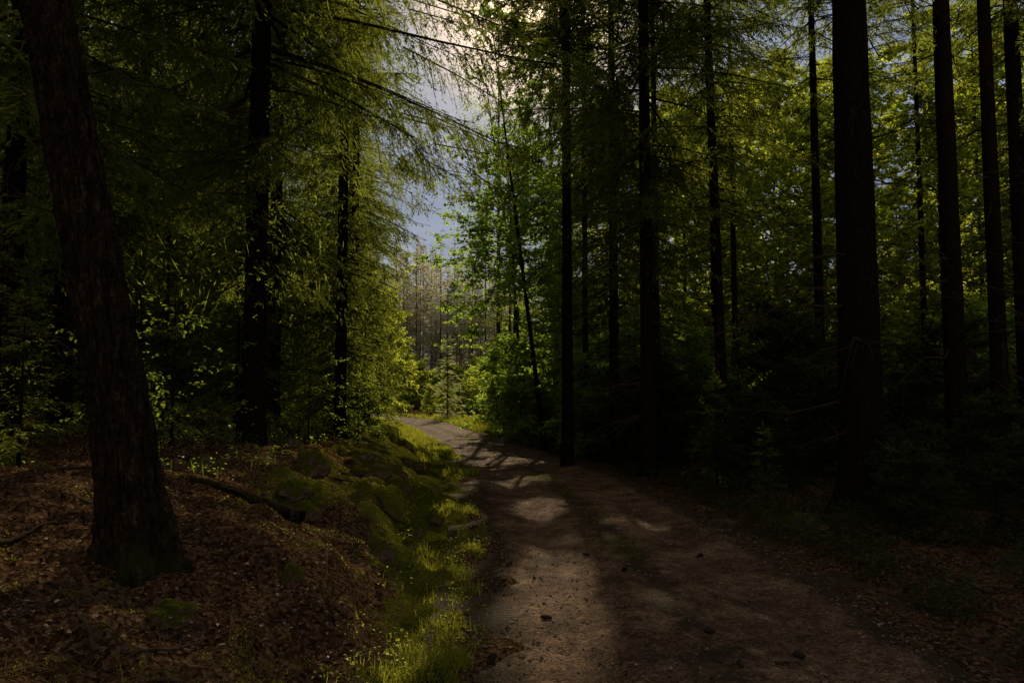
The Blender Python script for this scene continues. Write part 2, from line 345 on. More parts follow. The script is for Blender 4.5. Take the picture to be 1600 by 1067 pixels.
def spruce_crown(H,R,zb,q=1.0,lean=(0,0,0),hang=.55,sp=.38,per=6,pine=False,low=.85,rz=None):
    Qs=[];Ts=[];W=[]
    z=zb
    while z<H-.3:
        f=(H-z)/(H-zb)
        if rz is not None: prof=float(np.interp(z,rz[0],rz[1]))
        elif pine: prof=R*min(1,f*2.2)*rng.uniform(.5,1)
        else: prof=R*min(1,(f/.72)**.85)*(low+(1-low)*min(1,(1-f)/.25))
        for k_ in range(rng.poisson(per)):
            L=max(.35,prof*rng.uniform(.6,1.12))
            Lk,(Q,t,ax)=bank(L,q,.45 if pine else .1,.25 if pine else hang)
            s=L/Lk
            pit=math.radians(rng.uniform(5,45) if pine else (30*(1-f)**1.3*1.3-8+rng.uniform(-9,9)))
            Rm=rotmat(rng.uniform(0,2*math.pi),pit,rng.uniform(-.25,.25))
            o=trunkx(z+rng.uniform(-.15,.15),lean)
            Qs.append((Q*s)@Rm.T+o);Ts.append(np.clip(t+rng.uniform(-.25,.22),0,1))
            if q<2.2: W.append(tube((ax*s)@Rm.T+o,np.linspace(.010+.005*L,.003,5),3))
        z+=sp*rng.uniform(.7,1.3)
    Lk,(Q,t,ax)=bank(.5,q,.12,.1);Rm=rotmat(0,math.radians(88),0)
    Qs.append(Q@Rm.T+trunkx(H-.45,lean));Ts.append(t)
    return np.concatenate(Qs),np.concatenate(Ts),W
def pack(L):
    V=[];F=[];o=0
    for v,f in L: V.append(v);F.append(f+o);o+=len(v)
    if not V: return np.zeros((0,3)),np.zeros((0,4),int)
    return np.concatenate(V),np.concatenate(F)
def trunk_geo(H,r,lean=(0,0,0),seg=14,rings=40,rough=.04,flare=.35,curve=None):
    z=np.concatenate([[-.35,-.1],np.linspace(0,1,rings)**1.35*H])
    rad=r*(np.clip(1-z/H,0,1)**.75*.95+.05)*(1+flare*np.exp(-np.clip(z,0,9)/.25)+.1*np.exp(-np.clip(z,0,99)/1.2))
    if curve is None: cxy=np.stack([lean[0]*z+lean[2]*z*z,lean[1]*z],-1)
    else: cxy=np.stack([np.interp(z,curve[0],curve[1]),np.interp(z,curve[0],curve[2])],-1)
    th=np.arange(seg)/seg*2*np.pi
    ZZ,TH=np.meshgrid(z,th,indexing='ij')
    lobes=1+.22*np.exp(-np.clip(ZZ,0,9)/.3)*np.sin(TH*5+1)
    zs=2.2 if seg<50 else 7
    f_=lambda T:(fbm(T*seg*.28,ZZ*zs,int(r*1000),4)-.5)*4
    wgt=np.clip(TH/(2*np.pi),0,1)**4
    nn=1+rough*(f_(TH)*(1-wgt)+f_(TH-2*np.pi)*wgt)
    RR=rad[:,None]*lobes*nn
    V=np.stack([cxy[:,0][:,None]+RR*np.cos(TH),cxy[:,1][:,None]+RR*np.sin(TH),ZZ],-1).reshape(-1,3)
    n=len(z);i=np.arange(n-1)[:,None]*seg;j=np.arange(seg)[None];j2=(j+1)%seg
    F=np.stack([i+j,i+j2,i+seg+j2,i+seg+j],-1).reshape(-1,4)
    return V,F
def dead_branches(z0,z1,n,Lm,lean=(0,0,0),r=.1):
    out=[]
    for i in range(n):
        z=rng.uniform(z0,z1);az=rng.uniform(0,2*math.pi);L=Lm*rng.uniform(.25,1)
        o=trunkx(z,lean);pit=rng.uniform(-.45,.25)
        t=np.linspace(0,1,6)
        d=np.array([math.cos(az)*math.cos(pit),math.sin(az)*math.cos(pit),math.sin(pit)])
        P=o+d*(t*L)[:,None];P[:,2]-=.18*L*t**2;P[1:]+=rng.normal(0,.025*L,(5,3))
        out.append(tube(P,np.linspace(.008+.004*L,.002,6),3))
        for j in range(rng.integers(3,8)):
            a=rng.integers(1,5);l2=L*rng.uniform(.15,.45)
            d2=norm(d+rng.normal(0,.6,3)-np.array([0,0,.25]))
            out.append(tube(np.array([P[a],P[a]+d2*l2*.5+rng.normal(0,.02,3),P[a]+d2*l2-np.array([0,0,.14*l2])]),[.005,.0035,.0015],3))
    return out
def broad_tree(H,R,z0,lean=(0,0,0),nl=20,ns=7,nt=6,lpt=14,leaf=.07,stem=.08,flat=.5,rise=.6,simple=False):
    wood=[];st=[];dr=[];ln=[]
    for i in range(nl):
        f=(i+rng.random())/nl;z=z0+(H*.96-z0)*f
        L=R*(.45+.55*math.sin(math.pi*min(1,.25+f*.8)))*rng.uniform(.7,1.15)
        az=i*2.4+rng.uniform(-.4,.4);pit=rise*rng.uniform(.5,1.2)
        d=np.array([math.cos(az)*math.cos(pit),math.sin(az)*math.cos(pit),math.sin(pit)])
        t=np.linspace(0,1,6);o=trunkx(z,lean);P=o+d*(t*L)[:,None];P[:,2]-=.2*L*t**2;P[1:]+=rng.normal(0,.03*L,(5,3))
        wood.append(tube(P,np.linspace(stem*.3,.004,6),4))
        for s in range(ns):
            tt=rng.uniform(.15,1)*4.99;a=int(tt);b=P[a]+(P[a+1]-P[a])*(tt-a)
            L2=L*rng.uniform(.2,.5);d2=norm(d*.6+rng.normal(0,1,3)*np.array([1,1,.5]))
            P2=np.array([b,b+d2*L2*.5+rng.normal(0,.02,3),b+d2*L2-np.array([0,0,.08*L2])])
            wood.append(tube(P2,[.008,.005,.002],3))
            for k_ in range(nt):
                u=rng.uniform(.1,1);st.append(P2[0]+(P2[2]-P2[0])*u);dr.append(norm(d2*.6+rng.normal(0,1,3)*np.array([1,1,.4])));ln.append(rng.uniform(.15,.5)*min(1,R*.6))
    st=np.array(st);dr=np.array(dr);ln=np.array(ln);n=len(st)
    idx=np.repeat(np.arange(n),lpt);s=rng.random(n*lpt)*ln[idx]
    p=st[idx]+dr[idx]*s[:,None]+rng.normal(0,.015,(n*lpt,3))
    d=norm(dr[idx]*.5+rng.normal(0,1,(n*lpt,3))*np.array([1,1,.45])-np.array([0,0,.25]))
    nr=norm(rng.normal(0,flat,(n*lpt,3))+np.array([0,0,1]))
    l=leaf*rng.uniform(.6,1.25,n*lpt)
    ct=rng.uniform(.1,.85,n)[idx];tn=np.clip(ct+rng.normal(0,.15,n*lpt),0,1)
    if simple: return rhomb(p,d,l*1.1,l*.4,nr),tn,wood
    return leafquads(p,d,nr,l,l*.36),np.concatenate([tn,tn]),wood

# ------------------------------------------------------------------ placement machinery
TREES=[]
def rot2(Q,az,s,loc):
    c,sn=math.cos(az)*s,math.sin(az)*s
    o=np.empty_like(Q);o[...,0]=Q[...,0]*c-Q[...,1]*sn+loc[0];o[...,1]=Q[...,0]*sn+Q[...,1]*c+loc[1];o[...,2]=Q[...,2]*s+loc[2];return o
class Tmpl:
    def __init__(s,kind,Q,t,W,trunkV,trunkF,dead,mats):
        s.kind=kind;s.Q=Q;s.t=t;s.W=pack(W);s.mats=mats
        parts=[(trunkV,trunkF,0,None)]
        if dead:
            v,f=pack(dead);parts.append((v,f,1,None))
        s.trunk=mesh_from(kind+'_trunk',parts,[mats[2],M_twig],smooth=[0])
        s.crown=None
    def crown_mesh(s,keep=None,wk=None):
        Q,t=(s.Q,s.t) if keep is None else (s.Q[keep],s.t[keep])
        wf=s.W[1] if wk is None else s.W[1][wk]
        return mesh_from(s.kind+'_crown',[q2p(Q,0,t),(s.W[0],wf,1,None)],[s.mats[0],s.mats[1]])
NU=0
def place(tm,x,y,az,sc,label,cat,group,prune=True,name=None,dz=0):
    global NU
    z=float(ground_z(x,y))-.03+dz
    e=bpy.data.objects.new(name or tm.kind,None);col.objects.link(e)
    e.empty_display_size=.3
    e.location=(x,y,z);e.rotation_euler=(0,0,az);e.scale=(sc,sc,sc)
    e['label']=label;e['category']=cat;e['group']=group
    obj('trunk',tm.trunk,e)
    keep=None;wk=None
    if prune and y>2:
        c=rot2(tm.Q.mean(1),az,sc,(x,y,z))
        m=in_gap(c)
        if m.mean()>.002: keep=~(m&(rng.random(len(m))<.955))
        u=road_u(c[:,0],c[:,1]);clr=(np.abs(u)<1.5)&(c[:,2]<3.3)
        if clr.any(): keep=(~clr) if keep is None else keep&~clr
        if keep is not None and len(tm.W[1]):
            wc=rot2(tm.W[0][tm.W[1]].mean(1),az,sc,(x,y,z))
            wk=~in_gap(wc);wk&=~((np.abs(road_u(wc[:,0],wc[:,1]))<1.6)&(wc[:,2]<4.5))
    if keep is None:
        if tm.crown is None: tm.crown=tm.crown_mesh()
        obj('crown',tm.crown,e)
    else: obj('crown',tm.crown_mesh(keep,wk),e);NU+=1
    TREES.append((x,y));return e
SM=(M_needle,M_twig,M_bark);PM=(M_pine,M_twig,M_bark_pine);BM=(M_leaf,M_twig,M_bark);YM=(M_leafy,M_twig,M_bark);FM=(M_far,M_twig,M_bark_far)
def mk_spruce(H,R,zb,r,q=1.0,dead=0,lean=(0,0,0),mats=SM,kind='spruce_tree',seg=12,dl=1.7,**kw):
    Q,t,W=spruce_crown(H,R,zb,q,lean=lean,**kw)
    tv,tf=trunk_geo(H,r,lean,seg=seg)
    return Tmpl(kind,Q,t,W,tv,tf,dead_branches(.8,max(zb+2.5,3),dead,dl,lean,r) if dead else None,mats)
G='trees of the forest'
cz=np.array([-1,0,.3,.6,1.2,2,2.6,3.2,4,5,6,10,20]);
cxx=np.array([.04,.0,-.03,-.08,-.19,-.37,-.50,-.62,-.82,-1.05,-1.25,-2.0,-3.2])
bigV,bigF=trunk_geo(19,.170,seg=120,rings=460,rough=.12,flare=.48,curve=(cz,cxx,cz*0))
Q,t,W=spruce_crown(18.5,2.6,7.5,1.5,lean=(-.16,0,0))
dead=dead_branches(2.4,8,12,1.5,(-.195,0,0))
big=Tmpl('spruce_tree',Q,t,W,bigV,bigF,dead,(M_needle,M_twig,M_bark_big))
place(big,-2.36,4.75,0,1,'leaning rough-barked trunk standing on leaf-littered bank','tree',G)
def P(H,R,zb,r,x,y,label,az=None,prune=True,**kw):
    tm=mk_spruce(H,R,zb,r,**kw);return place(tm,x,y,rng.uniform(0,6.3) if az is None else az,1,label,'tree',G,name=kw.get('kind','spruce_tree'),prune=prune)
P(21,4.6,2.7,.17,-3.7,10.6,'spruce with long drooping boughs above mossy bank',q=1.0,dead=40,hang=.7,per=6.5,rz=([2.7,4.6,5.6,9,15,21],[2.2,2.4,5.1,4.7,3,.3]))
P(20,3.9,2.0,.12,-3.45,14.9,'spruce with high boughs arching over the track',q=1.15,dead=20,hang=.7,per=6.5,rz=([2,5.4,6.8,12,20],[1.4,1.8,4.7,4.2,.3]))
P(20,2.8,2.2,.14,-5.0,15.5,'spruce with drooping green boughs',q=1.2,dead=20,hang=.65,per=6)
P(20,1.9,1.6,.13,-4.4,20.5,'spruce with dense drooping boughs beside track',q=1.35,dead=15,hang=.6,per=8,rz=([1.6,5,7,10,20],[1.7,2.0,2.5,3.0,.3]))
P(19,2.6,.9,.13,-5.7,26,'dense spruce at the bend of the track',q=1.5,hang=.5,per=8)
P(19,2.7,.8,.13,-7.1,32,'dense spruce at the bend of the track',q=1.7,hang=.5,per=7)
P(19,2.8,.8,.13,-10.3,38,'dense spruce at the bend of the track',q=1.9,hang=.5,per=7)
P(20,2.8,2.6,.12,-7.6,15,'shaded spruce with dead lower branches',q=1.5,dead=50,hang=.6)
P(20,2.8,2.4,.14,-6.7,11,'shaded spruce with dead lower branches',q=1.3,dead=60,hang=.7)
P(20,2.8,2.8,.12,-5.6,8.2,'shaded spruce with dead lower branches',q=1.15,dead=50,hang=.65,per=6)
P(20,2.8,2.0,.13,-9.5,20,'shaded spruce with dead lower branches',q=1.7,dead=30)
# right side
P(22,2.5,9.0,.125,1.2,16,'slender pine with dark trunk beside track',q=1.4,dead=30,mats=PM,kind='pine_tree',pine=True,per=8)
P(21,2.6,3.8,.12,2.35,17,'spruce with dark hanging boughs at track edge',q=1.3,dead=60,hang=.75,per=5,rz=([4,6,8,14,21],[1.5,2.1,4.0,3.2,.3]))
P(22,2.4,4.2,.14,2.6,14.2,'spruce with dark hanging boughs at track edge',q=1.2,dead=70,hang=.8,per=4,rz=([4,6,7.5,14,22],[1.4,2.0,3.7,3.2,.3]))
P(19,1.9,4.6,.11,4.0,14,'spruce with dark hanging boughs',q=1.2,dead=70,hang=.75,lean=(-.02,0,0),per=4)
P(20,1.8,5.5,.08,3.1,15.8,'slim spruce trunk with dead twigs',q=1.3,dead=60,hang=.7,per=4)
P(20,1.8,7,.08,1.85,18.6,'slim spruce trunk with dead twigs',q=1.3,dead=60,hang=.7,per=4)
P(23,3.0,8.5,.285,4.75,10.1,'thick dark bare spruce trunk',q=1.4,dead=50,seg=28,hang=.6,per=5,dl=2.2)
P(22,2.3,10,.165,6.95,11.6,'dark pine trunk with dead twigs',q=1.6,dead=45,mats=PM,kind='pine_tree',pine=True,per=5,dl=2.2)
P(22,2.3,9.5,.14,8.3,12.6,'dark pine trunk with dead twigs',q=1.6,dead=45,mats=PM,kind='pine_tree',pine=True,per=5,dl=2.2)
P(21,2.4,8.5,.13,9.7,14,'slim spruce trunk with dead twigs',q=1.6,dead=60,per=4,dl=2)
P(20,2.4,9,.12,7.1,17,'slim spruce trunk with dead twigs',q=1.6,dead=80,per=4,dl=2.2)
P(20,2.2,9,.09,8.6,17.5,'slim spruce trunk with dead twigs',q=1.7,dead=80,per=4,dl=2.2)
P(20,2.2,9,.09,11.2,20,'slim spruce trunk with dead twigs',q=1.7,dead=70,per=4,dl=2)
P(19,2.0,8,.08,5.6,18.5,'slim spruce trunk with dead twigs',q=1.6,dead=80,per=4,dl=2.2)
P(16,2.0,1.6,.12,3.1,22.5,'dark spruce with hanging boughs',q=1.6,dead=20,hang=.6,per=4)
P(13,2.0,1.2,.12,2.8,28,'dark spruce with hanging boughs',q=1.8,hang=.6)
P(12,2.2,.8,.12,1.8,35,'dark spruce with hanging boughs',q=2.0,hang=.6,per=6)
P(12,1.9,.5,.11,-.1,38,'dense spruce beside the bend',q=2.0,hang=.5,per=7)
P(18,1.8,10,.10,-.55,30,'slender pine with pinkish trunk',q=1.8,dead=14,mats=(M_pine,M_twig,M_bark_far),kind='pine_tree',pine=True,per=4)
P(8,1.3,.3,.08,-.6,32.5,'small dark spruce beside sunny bend',q=1.7,hang=.5,per=7)
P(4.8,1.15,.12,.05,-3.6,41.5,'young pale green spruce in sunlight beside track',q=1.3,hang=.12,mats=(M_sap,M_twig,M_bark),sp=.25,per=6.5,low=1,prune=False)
print('key trees',time.time()-T0)
def B(H,R,z0,r,x,y,label,mats=BM,az=0,lean=(0,0,0),name='broadleaf_tree',prune=True,**kw):
    Q,t,W=broad_tree(H,R,z0,lean=lean,stem=r,**kw)
    tv,tf=trunk_geo(H,r,lean,seg=10,rings=24,flare=.3)
    tm=Tmpl(name,Q,t,W,tv,tf,None,mats);place(tm,x,y,az,1,label,'tree' if name!='leafy_shrub' else 'shrub',G if name!='leafy_shrub' else 'shrubs under the trees',name=name,prune=prune);return tm
b1=B(13.5,3.1,3.4,.07,.9,20,'slim broadleaf tree leaning over the track',lean=(-.12,.1,0),nl=42,ns=9,nt=7,lpt=12,leaf=.09)
place(b1,.8,27,.15,1.1,'slim broadleaf tree leaning over the track','tree',G,name='broadleaf_tree')
b2=B(11.5,2.5,1.6,.06,.4,25,'broadleaf tree with fresh green crown',lean=(-.06,0,0),nl=34,ns=9,nt=7,lpt=12,leaf=.10)
place(b2,0,29.5,2,1.2,'broadleaf tree with fresh green crown','tree',G,name='broadleaf_tree')
place(b2,1.6,24,4,1.2,'broadleaf tree with fresh green crown','tree',G,name='broadleaf_tree')
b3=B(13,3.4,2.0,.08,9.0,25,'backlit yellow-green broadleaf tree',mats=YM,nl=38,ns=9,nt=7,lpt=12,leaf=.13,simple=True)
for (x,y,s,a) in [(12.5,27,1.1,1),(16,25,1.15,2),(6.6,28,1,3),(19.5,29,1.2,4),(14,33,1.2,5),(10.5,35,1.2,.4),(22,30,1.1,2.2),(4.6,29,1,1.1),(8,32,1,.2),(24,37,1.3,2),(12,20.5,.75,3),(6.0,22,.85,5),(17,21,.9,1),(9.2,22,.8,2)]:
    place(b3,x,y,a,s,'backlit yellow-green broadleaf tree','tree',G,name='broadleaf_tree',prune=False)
b4=B(5.6,1.5,.4,.035,-5.4,30,'bright leafy shrub in sunlight at the bend',mats=YM,name='leafy_shrub',nl=30,ns=8,nt=6,lpt=14,leaf=.10,prune=False)
S1=B(2.3,1.3,.25,.018,-4.3,9.4,'beech sapling with flat leaf layers on mossy bank',mats=(M_sprig,M_twig,M_bark),name='leafy_shrub',nl=9,ns=5,nt=4,lpt=6,leaf=.065,flat=.25,rise=.35)
for (x,y,s,a) in [(-3.5,12.8,.7,2),(-3.0,14.5,.6,4),(-3.3,17,.8,5),(-4.4,8.6,.9,1)]:
    place(S1,x,y,a,s,'beech sapling with flat leaf layers on mossy bank','shrub','shrubs under the trees',name='leafy_shrub',prune=(y<9))
S2=B(3.2,1.6,.12,.025,1.5,21,'dense green shrub at track edge',name='leafy_shrub',nl=28,ns=8,nt=6,lpt=11,leaf=.085,prune=False)
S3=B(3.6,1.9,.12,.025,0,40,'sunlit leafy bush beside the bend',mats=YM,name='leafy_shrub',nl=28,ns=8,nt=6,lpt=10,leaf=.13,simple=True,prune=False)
S4=B(3.0,1.6,.12,.025,5.5,14.5,'dark shrub in the shade of the trees',mats=(M_shade_tone,M_twig,M_bark),name='leafy_shrub',nl=26,ns=8,nt=6,lpt=10,leaf=.085,prune=False)
for (x,y,s,a) in [(.7,23.5,1,1),(1.9,18.5,.8,2),(.3,26.5,1.1,3),(4.6,18,.9,3.3),(2.7,20,1,4),(.2,30,1.1,2),(4.0,21,1.1,2),(2,25,1.2,0),(12,18,1.1,.7)]:
    place(S2,x,y,a,s,'dense green shrub in the shade of the trees','shrub','shrubs under the trees',name='leafy_shrub',prune=False)
for (x,y,s,a) in [(3.3,17,.8,4),(7.2,13.2,.6,1.5),(9.5,16,.9,2.5),(8.6,10.2,.55,2),(10.8,12.5,.7,4),(6.2,9.6,.45,1),(5.6,12.6,.6,2),(-9,12,1.1,5),(-11,17,1.3,4),(-8,22,1.4,3),(4.9,9.1,.35,2),(7.6,8.6,.5,5),(3.9,12,.5,1),(4.1,7.7,.3,1),(5.4,7.6,.4,3)]:
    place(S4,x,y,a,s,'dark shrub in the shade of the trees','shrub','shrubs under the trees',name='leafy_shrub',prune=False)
for (x,y,s) in [(6,24,1.1),(9,23,1.2),(11.5,24,1.2),(13.5,22.5,1.1),(15,28,1.3),(8,27,1.3),(17.5,23,1.1),(5,26,1)]:
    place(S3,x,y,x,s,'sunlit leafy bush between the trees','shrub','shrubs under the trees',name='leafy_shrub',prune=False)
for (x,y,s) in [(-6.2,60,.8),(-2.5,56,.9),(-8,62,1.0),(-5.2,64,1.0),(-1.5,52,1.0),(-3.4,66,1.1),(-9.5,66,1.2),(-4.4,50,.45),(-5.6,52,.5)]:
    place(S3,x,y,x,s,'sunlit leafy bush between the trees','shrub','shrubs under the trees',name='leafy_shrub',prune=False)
for i in range(50):
    y=rng.uniform(28,68);x=rng.uniform(-.75,.75)*y
    if abs(road_u(x,y))<3.2 or (-.2*y<x<-.0*y and y<70): continue
    place(S3,x,y,rng.uniform(0,6),rng.uniform(.8,1.5),'sunlit leafy bush between the trees','shrub','shrubs under the trees',name='leafy_shrub',prune=False)
SP=mk_spruce(4.2,1.3,.12,.04,q=1.25,hang=.35,sp=.24,per=6,low=1)
for (x,y,s,a) in [(-3.7,15.6,.9,1),(-3.7,18.6,.9,2),(-4.4,19.5,1.2,3),(-5.9,12.6,.9,4),(-6.8,7.9,.75,1),(-4.7,24.3,1.1,5),(-5.0,7.2,.62,2),(-7,10,1,3),(-8.5,9.5,1,2),(-5.9,24,1.2,2),(-4.3,6.5,.4,2),(-6.0,18,1.1,2),(-5.0,13.5,.9,1),(-7.5,13,1,3),
  (3.4,12.4,.45,1),(5.6,11.9,.5,2),(4.9,16,.7,3),(3.1,18.6,.9,4),(7.4,15,.7,5),(10,13,.8,2),(12,15.5,.9,3),(1.9,24,1,2),(.9,28,1.1,1),(13.5,19,1,1),(3.6,10.6,.3,3),(8.2,13.8,.6,1),(9.2,10.4,.5,1)]:
    place(SP,x,y,a,s,'young spruce with low spreading branches','tree','young spruces under the trees',name='young_spruce',prune=(x<-4 and y<9))
print('broad',time.time()-T0)
# ---- fill forest
TM=[mk_spruce(20,2.9,2.2,.125,q=2.0,dead=30,hang=.6),mk_spruce(22,2.7,4.0,.14,q=2.0,dead=40,hang=.6),mk_spruce(18,2.7,1.0,.12,q=2.0,dead=10,hang=.5)]
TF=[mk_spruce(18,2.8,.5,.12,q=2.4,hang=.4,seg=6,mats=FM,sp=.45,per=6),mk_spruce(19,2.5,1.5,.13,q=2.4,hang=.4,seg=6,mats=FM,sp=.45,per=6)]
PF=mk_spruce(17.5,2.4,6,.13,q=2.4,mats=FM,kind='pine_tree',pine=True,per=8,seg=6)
def ok(x,y,sp):
    u=float(road_u(x,y))
    if abs(u)<2.9: return False
    if 6<y<74:
        if -.145*y-2.2<x<-.05*y+1.6: return False
        if -9<x<3.5 and y>34: return False
        if 3<x<26 and 22<y<70 and rng.random()<.95: return False
        if 0<x<12 and y<26: return False
        if -7<x<0 and y<30: return False
    elif y<=6 and abs(x)<3.2 : return False
    return all((x-a)**2+(y-b)**2>sp*sp for a,b in TREES)
cnt=0
for it in range(2500):
    if cnt>85: break
    y=6+rng.random()**.8*60;x=rng.uniform(-max(11,y*.75),max(11,y*.75))
    if not ok(x,y,1.9): continue
    place(TM[rng.integers(3)],x,y,rng.uniform(0,6.3),rng.uniform(.85,1.1),'tall shaded spruce in the forest','tree',G,prune=(-7<x<6),name='spruce_tree');cnt+=1
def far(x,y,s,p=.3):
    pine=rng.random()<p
    place(PF if pine else TF[rng.integers(2)],x,y,rng.uniform(0,6.3),s,'distant pine with pinkish trunk' if pine else 'distant spruce with haze-toned needles','tree',G,prune=False,name='pine_tree' if pine else 'spruce_tree')
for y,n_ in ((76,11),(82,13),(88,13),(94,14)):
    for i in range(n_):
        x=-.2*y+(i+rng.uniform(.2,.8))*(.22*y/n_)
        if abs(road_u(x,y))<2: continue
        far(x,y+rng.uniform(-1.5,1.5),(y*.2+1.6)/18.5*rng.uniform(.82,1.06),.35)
cnt=0
for it in range(3000):
    if cnt>85: break
    y=rng.uniform(74,104);x=rng.uniform(-y*.72,y*.74)
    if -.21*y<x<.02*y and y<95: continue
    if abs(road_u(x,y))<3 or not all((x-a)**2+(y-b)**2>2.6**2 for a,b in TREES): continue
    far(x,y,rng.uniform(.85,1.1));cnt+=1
print('forest',time.time()-T0,'unique',NU)
# ------------------------------------------------------------------ ground clutter
def stuff(name,me):
    o=obj(name,me);o['kind']='stuff';return o
def mossy(x,y):
    s=-road_u(x,y)-HW
    return (s>-.1)&(s<3.1)&(fbm(x*2.2,y*1.9,73,4)>np.where(y<6,.565,np.where(s<2.4,.505,.56)))
n=105000
y=2.6+rng.random(n)**1.6*15;x=rng.uniform(-1.0,.62,n)*y*.8
u=road_u(x,y);k_=(np.abs(u)>HW-.2)|(rng.random(n)<.05);x=x[k_];y=y[k_]
k_=(fbm(x*1.4,y*1.4,61,3)>.42)&((road_u(x,y)<0)|(rng.random(len(x))<.12))&(~mossy(x,y)|(rng.random(len(x))<.15));x=x[k_];y=y[k_];n=len(x)
z=top_z(x,y)+.006
d=norm(rng.normal(0,1,(n,3))*np.array([1,1,.25]));nr=norm(rng.normal(0,.38,(n,3))+np.array([0,0,1]))
l=.010+.034*rng.random(n)**2.2
Q=leafquads(np.stack([x,y,z],-1),d,nr,l,l*rng.uniform(.08,.40,n),fold=.5)
tn=np.clip(rng.normal(.38,.32,n),0,1)*np.where(road_u(x,y)>0,.4,1)  # litter right of the track tinted darker, shade painted in
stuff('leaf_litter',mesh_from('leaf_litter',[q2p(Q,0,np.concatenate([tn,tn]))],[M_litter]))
n=9000;y=2.7+rng.random(n)**1.5*10;x=rng.uniform(-.8,.55,n)*y;k_=(np.abs(road_u(x,y))>HW-.1)|(rng.random(n)<.12);x=x[k_];y=y[k_];n=len(x)
a=rng.uniform(0,6.3,n);d=np.stack([np.cos(a),np.sin(a),rng.uniform(-.05,.15,n)],-1)
stuff('fine_twigs',mesh_from('fine_twigs',[q2p(rhomb(np.stack([x,y,top_z(x,y)+.01],-1),norm(d),rng.uniform(.04,.2,n),rng.uniform(.0012,.003,n),np.array([0,0,1.])[None].repeat(n,0)),0,None)],[M_dry]))
n=34000
y=2.8+rng.random(n)**1.6*18;u=rng.uniform(-1.6,1.6,n)
k_=rng.random(n)<(.45+.55*np.exp(-((np.abs(u)-1.2)/.35)**2));y=y[k_];u=u[k_];n=len(y)
x=np.interp(y,ty,tc)+u
r=.0032+.014*rng.random(n)**5+.002*rng.random(n);z=np.maximum(road_z(x,y),ground_z(x,y))+r*.2
oc=np.array([[1,0,0],[.3,.9,0],[-.9,.3,0],[-.2,-1,0],[0,0,.7],[.1,.1,-.6]])
th=rng.uniform(0,6.3,n);sx=rng.uniform(.7,1.4,n)
V=oc[None].repeat(n,0)+rng.normal(0,.14,(n,6,3));V[...,0]*=sx[:,None];V*=r[:,None,None]
c,s_=np.cos(th)[:,None],np.sin(th)[:,None]
V=np.stack([V[...,0]*c-V[...,1]*s_,V[...,0]*s_+V[...,1]*c,V[...,2]],-1)+np.stack([x,y,z],-1)[:,None]
Qg=np.concatenate([V[:,[0,1,2,4]],V[:,[2,3,0,4]]])
tn=rng.random(n)
stuff('gravel',mesh_from('gravel',[q2p(Qg,0,np.concatenate([tn,tn]))],[M_grav]))
def grass(px_,py_,h,mat_t,name,mat,w=.0035,bend=.6):
    n=len(px_);z=top_z(px_,py_)-.01
    p=np.stack([px_,py_,z],-1)
    a=rng.uniform(0,2*np.pi,n);d=np.stack([np.cos(a),np.sin(a),np.zeros(n)],-1);b=bend*rng.uniform(.2,1.3,n)
    sd=np.stack([-np.sin(a+rng.normal(0,.6,n)),np.cos(a),np.zeros(n)],-1)
    Qs=[]
    pts=[p+np.array([0,0,1])*(h*t*(1-.35*b*t))[:,None]+d*(h*b*t**2)[:,None] for t in (0,.4,.75,1)]
    ws=[w,w*.95,w*.6,w*.08]
    for i in range(3): Qs.append(np.stack([pts[i]-sd*ws[i],pts[i]+sd*ws[i],pts[i+1]+sd*ws[i+1],pts[i+1]-sd*ws[i+1]],1))
    t=np.clip(mat_t+rng.normal(0,.2,n),0,1)
    return stuff(name,mesh_from(name,[q2p(np.concatenate(Qs),0,np.tile(t,3))],[mat]))
def verge(n,side,smin,smax,y0,y1,pw=1.5,clump=.5):
    y=y0+rng.random(n)**pw*(y1-y0);s=smin+rng.random(n)**1.2*(smax-smin)
    x=np.interp(y,ty,tc)+side*(HW+s)
    k_=fbm(x*2.2,y*1.6,71+side,3)>clump
    return x[k_],y[k_]
x,y=verge(46000,-1,-.05,.5,3.0,14,1.7,.565);grass(x,y,rng.uniform(.012,.045,len(x)),.6,'verge_grass',M_grass,w=.0025)
n=160000;y=3.2+rng.random(n)**1.3*14;s=rng.random(n)*3.1;x=np.interp(y,ty,tc)-HW-s;k_=mossy(x,y);x=x[k_];y=y[k_]
grass(x,y,rng.uniform(.006,.022,len(x))*(.5+fbm(x*5,y*5,75,2)),.55,'moss_cover',M_moss,w=.004,bend=1.0)
tx=[];tyy=[];th_=[]
for i in range(20):
    yy=3.3+rng.random()**1.3*7;s=rng.uniform(.1,.6);xx=float(np.interp(yy,ty,tc))-HW-s
    m=rng.integers(40,110);tx.append(xx+rng.normal(0,.06,m));tyy.append(yy+rng.normal(0,.06,m));th_.append(rng.uniform(.06,.17,m))
for (xx,yy) in [(-.42,4.25),(-.5,4.4),(-.36,4.5),(-.6,4.2),(-.75,4.0)]:
    m=170;tx.append(xx+rng.normal(0,.06,m));tyy.append(yy+rng.normal(0,.06,m));th_.append(rng.uniform(.1,.26,m))
grass(np.concatenate(tx),np.concatenate(tyy),np.concatenate(th_),.7,'grass_tuft',M_grass,w=.0025,bend=1.0)
x,y=verge(9000,1,-.1,1.1,3.0,22,1.4,.57);grass(x,y,rng.uniform(.03,.08,len(x)),.2,'verge_grass_shade_toned',M_shade_tone)  # grass blades in the leaf colour that has shade painted in
x,y=verge(30000,-1,-.25,.8,14,44,1.,.42);grass(x,y,rng.uniform(.06,.2,len(x)),.7,'sunny_verge_grass',M_grass,w=.007)
x,y=verge(20000,1,-.2,2.2,22,46,1.,.42);grass(x,y,rng.uniform(.08,.3,len(x)),.7,'bend_grass',M_grass,w=.009)
